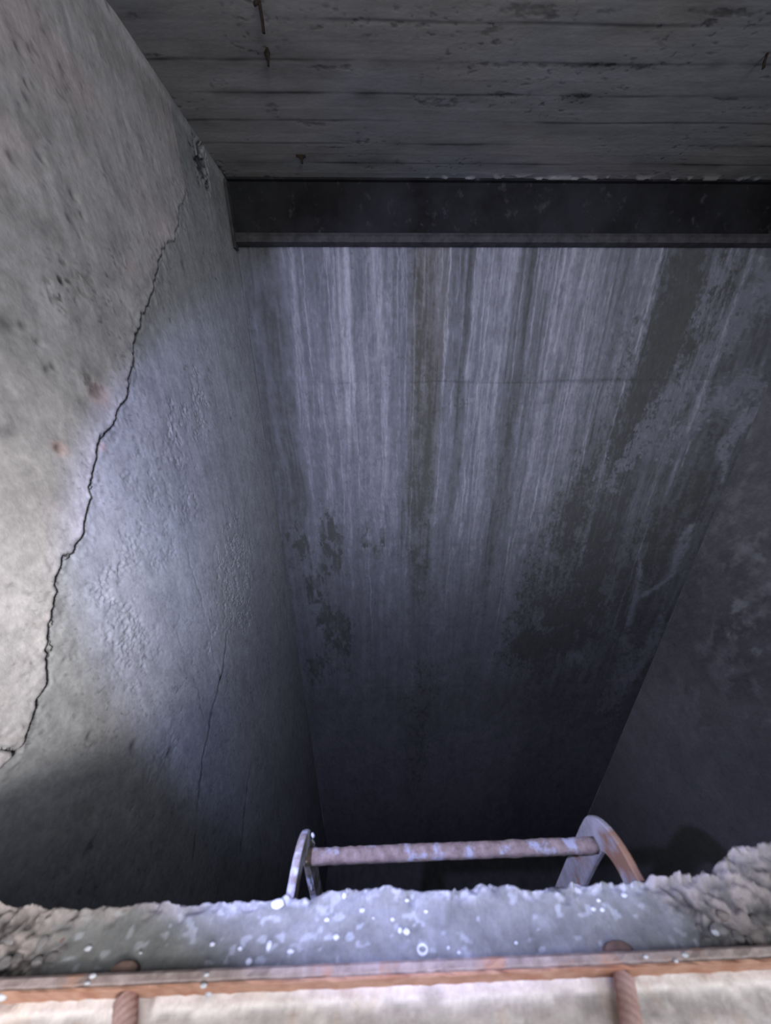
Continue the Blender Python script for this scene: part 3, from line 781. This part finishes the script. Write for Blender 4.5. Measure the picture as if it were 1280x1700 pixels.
def build_kerb():
    xs = np.concatenate([np.arange(XL, -0.60, 0.02), steps(-0.60, 0.68, 0.0022), np.arange(0.70, XR, 0.03), [XR]])
    s = np.concatenate([np.linspace(0, 1, 34), np.linspace(1, 2, 22)[1:]])
    X, T = np.meshgrid(xs, s)
    ye = np.interp(X, ke[:, 0], ke[:, 1]) + (fbm(X * 55, X * 0 + 2, 140, 4) - 0.5) * 0.007
    y0 = 0.1275
    top = np.clip(T, 0, 1); side = np.clip(T - 1, 0, 1)
    Y = y0 + (ye - y0) * (0.02 + 0.98 * top)
    edge2 = ss(0.86, 1.0, top)
    Y = Y + edge2 * 0.004 * (fbm(X * 120, T * 9, 151, 3) - 0.5)
    rubL = 1 - ss(-0.44, -0.385, X + (fbm(X * 30, Y * 30, 141, 3) - 0.5) * 0.04)
    rubR = ss(0.355, 0.40, X + (fbm(X * 30, Y * 30, 142, 3) - 0.5) * 0.05 + (top - .5) * 0.05)
    rub = np.maximum(rubL, rubR)
    n = fbm(X * 60, Y * 100, 143, 5); nb = fbm(X * 18, Y * 32, 144, 4)
    edge = ss(0.72, 0.98, top + (fbm(X * 34, Y * 50, 145, 4) - 0.5) * 0.5)
    lump = np.clip(1 - np.abs(fbm(X * 55, Y * 95, 146, 3) - 0.5) * 5, 0, 1)
    Z = ZT - 0.012 + 0.012 * top ** 2 + 0.003 * (n - 0.5)
    Z += edge * (0.011 * (n - 0.5) * 2 + 0.005 * (nb - 0.5))
    Z += rub * (0.012 * (nb - 0.45) - 0.004 * lump + 0.006 * (n - 0.5))
    Z += rubR * ss(0.43, 0.50, X) * 0.010
    # side drops to the pit wall with a broken underside
    Y = Y - side * 0.022 * (1 - side) * 4 * 0.3 - ss(0.2, 1, side) * (Y - (YN - 0.014)) * 1.0
    Y = Y + (side > 0) * (side < 1) * 0.006 * (fbm(X * 40, T * 6, 147, 4) - 0.5)
    Z = Z - side ** 0.8 * 0.036
    tone = 0.135 + 0.08 * (n - 0.5) + 0.05 * (nb - 0.5)
    col = tone[..., None] * rgb(0.98, 1.0, 1.0)
    white = np.clip(edge * (1 - rub) * ss(0.42, 0.62, fbm(X * 40, Y * 70, 148, 4)) + 0.6 * ss(0.5, 0.72, fbm(X * 20, Y * 40, 149, 4)) * (1 - rub), 0, 1) * ss(-0.36, -0.2, X)
    col = lerp(col, rgb(0.22, 0.23, 0.26), white[..., None] * 0.55)
    fleck = ss(0.70, 0.76, fbm(X * 85, Y * 150, 150, 2)) * (1 - rub)
    col = lerp(col, rgb(0.3, 0.32, 0.35), fleck[..., None] * 0.5)
    rubc = lerp(rgb(0.10, 0.095, 0.095), rgb(0.24, 0.21, 0.20), ss(0.35, 0.65, n)[..., None]) * (1 - 0.85 * lump[..., None] * ss(0.4, 0.6, nb)[..., None])
    pale = ss(0.6, 0.95, top)[..., None] * rubR[..., None]
    rubc = lerp(rubc, rgb(0.27, 0.25, 0.25), pale * 0.5)
    col = lerp(col, rubc, rub[..., None])
    crack_pts = [hit(u, v, 2, ZT - .005)[:2] for u, v in ((1095, 1474), (1112, 1486), (1130, 1498), (1150, 1508), (1166, 1512), (1168, 1560))]
    cd, _ = pdist(X + (n - .5) * .006, Y, crack_pts)
    cm = np.exp(-(cd / 0.0016) ** 2)[..., None]
    col = lerp(col, rgb(0.05, 0.045, 0.045), cm * 0.85)
    cr2 = edge * (1 - rub) * ss(0.50, 0.62, fbm(X * 75, Y * 120, 152, 3)) * ss(-0.30, -0.15, X)
    col = lerp(col, rgb(0.34, 0.35, 0.39), cr2[..., None] * 0.8)
    dk = edge * (1 - rub) * ss(0.58, 0.66, fbm(X * 65, Y * 110, 153, 3))
    col = lerp(col, rgb(0.08, 0.078, 0.08), dk[..., None] * 0.5)
    warmL = (1 - ss(-0.30, -0.2, X))[..., None] * edge[..., None]
    col = lerp(col, rgb(0.24, 0.21, 0.205), warmL * 0.6)
    o = grid_object('concrete_kerb', np.stack([X, Y, Z], -1), col, stained_concrete('broken_concrete', (1, 1, 1), 240, 0.22, 0.5, dist=0.002), kind=None)
    tag(o, 'broken grey concrete kerb along the pit edge behind the rusty strip', 'kerb')
    return o


kerb = build_kerb()
stone_m = [mottled('stone_grey', (0.12, 0.115, 0.115), (0.20, 0.19, 0.19), 60, 0.8, 0.4, 0.001),
           mottled('stone_tan', (0.12, 0.10, 0.09), (0.23, 0.20, 0.185), 60, 0.8, 0.4, 0.001),
           mottled('stone_brown', (0.075, 0.05, 0.042), (0.15, 0.10, 0.085), 60, 0.7, 0.4, 0.001),
           mottled('stone_dark', (0.06, 0.056, 0.055), (0.14, 0.13, 0.13), 60, 0.8, 0.4, 0.001)]


def stone(u, v, r, mi, flat=0.36, z=ZT - 0.0115):
    p = hit(u, v, 2, z); rr = random.Random(int(u * 7 + v))
    bm = bmesh.new(); bmesh.ops.create_icosphere(bm, subdivisions=3, radius=1)
    a, b = rr.uniform(0.75, 1.1), rr.uniform(0.75, 1.1); ph = [rr.uniform(0, 6) for _ in range(6)]
    for w in bm.verts:
        c = w.co.copy()
        k = 1 + 0.12 * math.sin(3 * c.x + ph[0]) + 0.10 * math.sin(4 * c.y + ph[1]) + 0.08 * math.sin(5 * c.z + ph[2]) + 0.05 * math.sin(9 * c.x + 7 * c.y + ph[3])
        w.co = Vector((c.x * a * r * k, c.y * b * r * k * 0.6, c.z * r * flat * k)) + Vector(p)
        w.co.y = max(w.co.y, 0.1285)
    return obj('stone', bm, stone_m[mi], kerb, smooth=True)


for u, v, r, mi in [(20, 1520, .012, 1), (48, 1545, .011, 3), (15, 1560, .013, 0), (70, 1565, .010, 0), (95, 1530, .010, 3), (110, 1552, .008, 2), (30, 1590, .009, 3), (62, 1596, .007, 0),
                    (88, 1588, .006, 3), (130, 1525, .008, 1), (150, 1535, .007, 3), (105, 1575, .006, 3), (5, 1535, .009, 3), (175, 1530, .006, 2), (8, 1600, .008, 0),
                    (1245, 1445, .010, 2), (1215, 1470, .011, 1), (1180, 1490, .009, 3), (1200, 1520, .010, 1), (1192, 1543, .009, 0), (1235, 1500, .012, 1), (1262, 1490, .009, 3),
                    (1255, 1530, .009, 3), (1225, 1555, .007, 0), (1165, 1515, .007, 3), (1275, 1455, .010, 1), (1218, 1430, .009, 1), (1262, 1422, .008, 1), (1175, 1560, .006, 3),
                    (1245, 1562, .006, 3), (1272, 1560, .006, 0), (1150, 1478, .007, 1), (1280, 1515, .009, 1), (1195, 1455, .007, 0), (1160, 1540, .005, 3)]:
    stone(u, v, r, mi)
# half-buried rusty bolt heads at the strip
rust_dark = mottled('bolt_rust', (0.07, 0.045, 0.038), (0.14, 0.09, 0.075), 70, 0.85, 0.5, 0.001)
for u, v, r in ((1022, 1573, .019), (212, 1604, .019)):
    p = hit(u, v, 2, ZT - 0.012)
    bm = bmesh.new()
    bmesh.ops.create_cone(bm, cap_ends=True, segments=24, radius1=r, radius2=r * .8, depth=0.012, matrix=Matrix.Translation((p[0], 0.1295, ZT - 0.011)) @ Matrix.Diagonal((1, .40, 1, 1)))
    for w in bm.verts: w.co.y = max(w.co.y, 0.1277)
    o = obj('bolt_head', bm, rust_dark, kerb, smooth=False, bevel=0.002)
    tag(o, 'rust brown half-buried bolt head')
white_m = mottled('white_lime_spots', (0.36, 0.38, 0.42), (0.5, 0.52, 0.56), 120, 0.8, 0.3, 0.001)


def splat(u, v, r, ax=1.0, ring=False):
    p = hit(u, v, 2, ZT - 0.007)
    t = (p[1] - .1275) / (np.interp(p[0], ke[:, 0], ke[:, 1]) - .1275)
    zz = ZT - 0.012 + 0.012 * float(np.clip(t, 0, 1)) ** 2 + 0.0005
    bm = bmesh.new()
    if ring:
        add_tube(bm, [(p[0] + r * math.cos(k * math.pi / 9), p[1] + r * 0.6 * math.sin(k * math.pi / 9), zz + .001) for k in range(19)], r * 0.28, 6, False)
    else:
        bmesh.ops.create_icosphere(bm, subdivisions=2, radius=1)
        rr = random.Random(int(u + v))
        for w in bm.verts:
            k = 1 + rr.uniform(-.12, .12)
            w.co = Vector((w.co.x * r * k + p[0], w.co.y * r * ax * k * 0.55 + p[1], w.co.z * 0.0022 + zz))
    return obj('white_spot', bm, white_m, kerb, smooth=True)


for a in [(145, 1573, .0042), (352, 1566, .0034), (398, 1573, .003), (446, 1568, .0034, 2.2), (412, 1594, .004, 1.3), (462, 1503, .009, .9), (482, 1577, .0045, .8), (558, 1554, .0042), (543, 1527, .0035),
          (602, 1512, .004), (572, 1490, .003, 1.8), (675, 1545, .0045, 1.1), (664, 1543, .003, 1.6), (707, 1514, .0028), (676, 1497, .003), (652, 1526, .003), (1000, 1510, .0034), (993, 1496, .003),
          (985, 1509, .0034), (1035, 1488, .004), (745, 1571, .0025), (763, 1579, .0028), (858, 1563, .0025), (232, 1580, .002), (620, 1524, .002), (1190, 1545, .0055)]:
    splat(*a)
splat(702, 1574, .0055, ring=True)

# ================================================================== rusty strip with its cross bars
rust = mottled('orange_rust', (0.30, 0.155, 0.105), (0.42, 0.25, 0.185), 40, 0.9, 0.6, 0.001, c3=(0.30, 0.14, 0.09), s3=22, t3=(0.5, 0.64))
rust_top = mottled('dusty_rust', (0.20, 0.155, 0.145), (0.33, 0.27, 0.26), 60, 0.9, 0.7, 0.001, c3=(0.33, 0.19, 0.14), s3=28, t3=(0.55, 0.66))
strip = bpy.data.objects.new('steel_edge_strip', None); C.objects.link(strip); strip.location = (0, 0.122, ZFL - 0.01)
tag(strip, 'rusty orange steel strip edging the floor in front of the broken concrete', 'edge strip')


def ribbon(name, y0, y1, z0, z1, mat, label):
    bm = bmesh.new(); n = 420; rings = []; rr = random.Random(3)
    for i in range(n + 1):
        x = XL + 0.01 + (XR - XL - 0.02) * i / n
        j = [rr.uniform(-.0007, .0007) for _ in range(4)]
        rings.append([bm.verts.new(c) for c in ((x, y0 + j[0], z0), (x, y0 + j[0], z1 - .002), (x, y0 + 0.002, z1 + j[1]), (x, y1 - 0.002, z1 + j[2]), (x, y1, z1 - .002), (x, y1, z0))])
    for A, B in zip(rings[:-1], rings[1:]):
        for k in range(6): bm.faces.new((A[k], B[k], B[(k + 1) % 6], A[(k + 1) % 6]))
    bm.faces.new(rings[0]); bm.faces.new(rings[-1])
    o = obj(name, local(bm, strip), mat, strip, smooth=False)
    if label: tag(o, label)
    return o


ribbon('face_plate', 0.1165, 0.1185, ZFL - 0.02, ZT, rust, 'orange rusted upright face')
ribbon('top_edge', 0.1187, 0.1272, ZFL - 0.02, ZT + 0.0005, rust_top, 'dusty pinkish-brown top')
bar_m = mottled('pink_rust', (0.28, 0.17, 0.15), (0.42, 0.29, 0.27), 50, 0.9, 0.6, 0.001, c3=(0.30, 0.17, 0.13), s3=26, t3=(0.52, 0.66))
for (ua, va), (ub, vb) in (((206, 1640), (203, 1700)), ((1037, 1612), (1052, 1700))):
    a = hit(ua, va, 2, ZT - 0.008); b = hit(ub, vb, 2, ZT - 0.008)
    a = Vector(a); b = Vector(b); d = (b - a).normalized()
    a = a + d * ((0.1155 - a.y) / d.y)
    bm = bmesh.new(); L_ = 0.45; n = 300; pts = []; rr = []
    for i in range(n + 1):
        s_ = L_ * i / n
        q = a + d * s_; q.z = ZT - 0.015
        pts.append(q); rr.append(0.0103 + 0.0006 * max(0.0, math.cos(s_ / 0.0058 * 2 * math.pi)))
    add_tube(bm, pts, rr, 14)
    tag(obj('ribbed_bar', local(bm, strip), bar_m, strip, smooth=True), 'ribbed pinkish rusty bar' )
# lime drips on the strip
for u, v, r, ax in ((343, 1618, .003, 1.3), (338, 1636, .004, 1.0), (346, 1650, .004, 1.0), (2, 1655, .006, .7), (1137, 1585, .004, 1), (1122, 1595, .003, 1.2), (1072, 1588, .003, 1), (154, 1620, .004, .6), (145, 1632, .003, 1)):
    p = hit(u, v, 2, ZT + .001)
    if p[1] < 0.1165: p = hit(u, v, 1, 0.1162)
    bm = bmesh.new(); bmesh.ops.create_icosphere(bm, subdivisions=2, radius=1)
    for w in bm.verts: w.co = Vector((w.co.x * r + p[0], w.co.y * r * .45 + p[1], w.co.z * (0.0015 if p[2] > ZT - .0005 else r) + p[2]))
    obj('white_spot', local(bm, strip), white_m, strip, smooth=True)
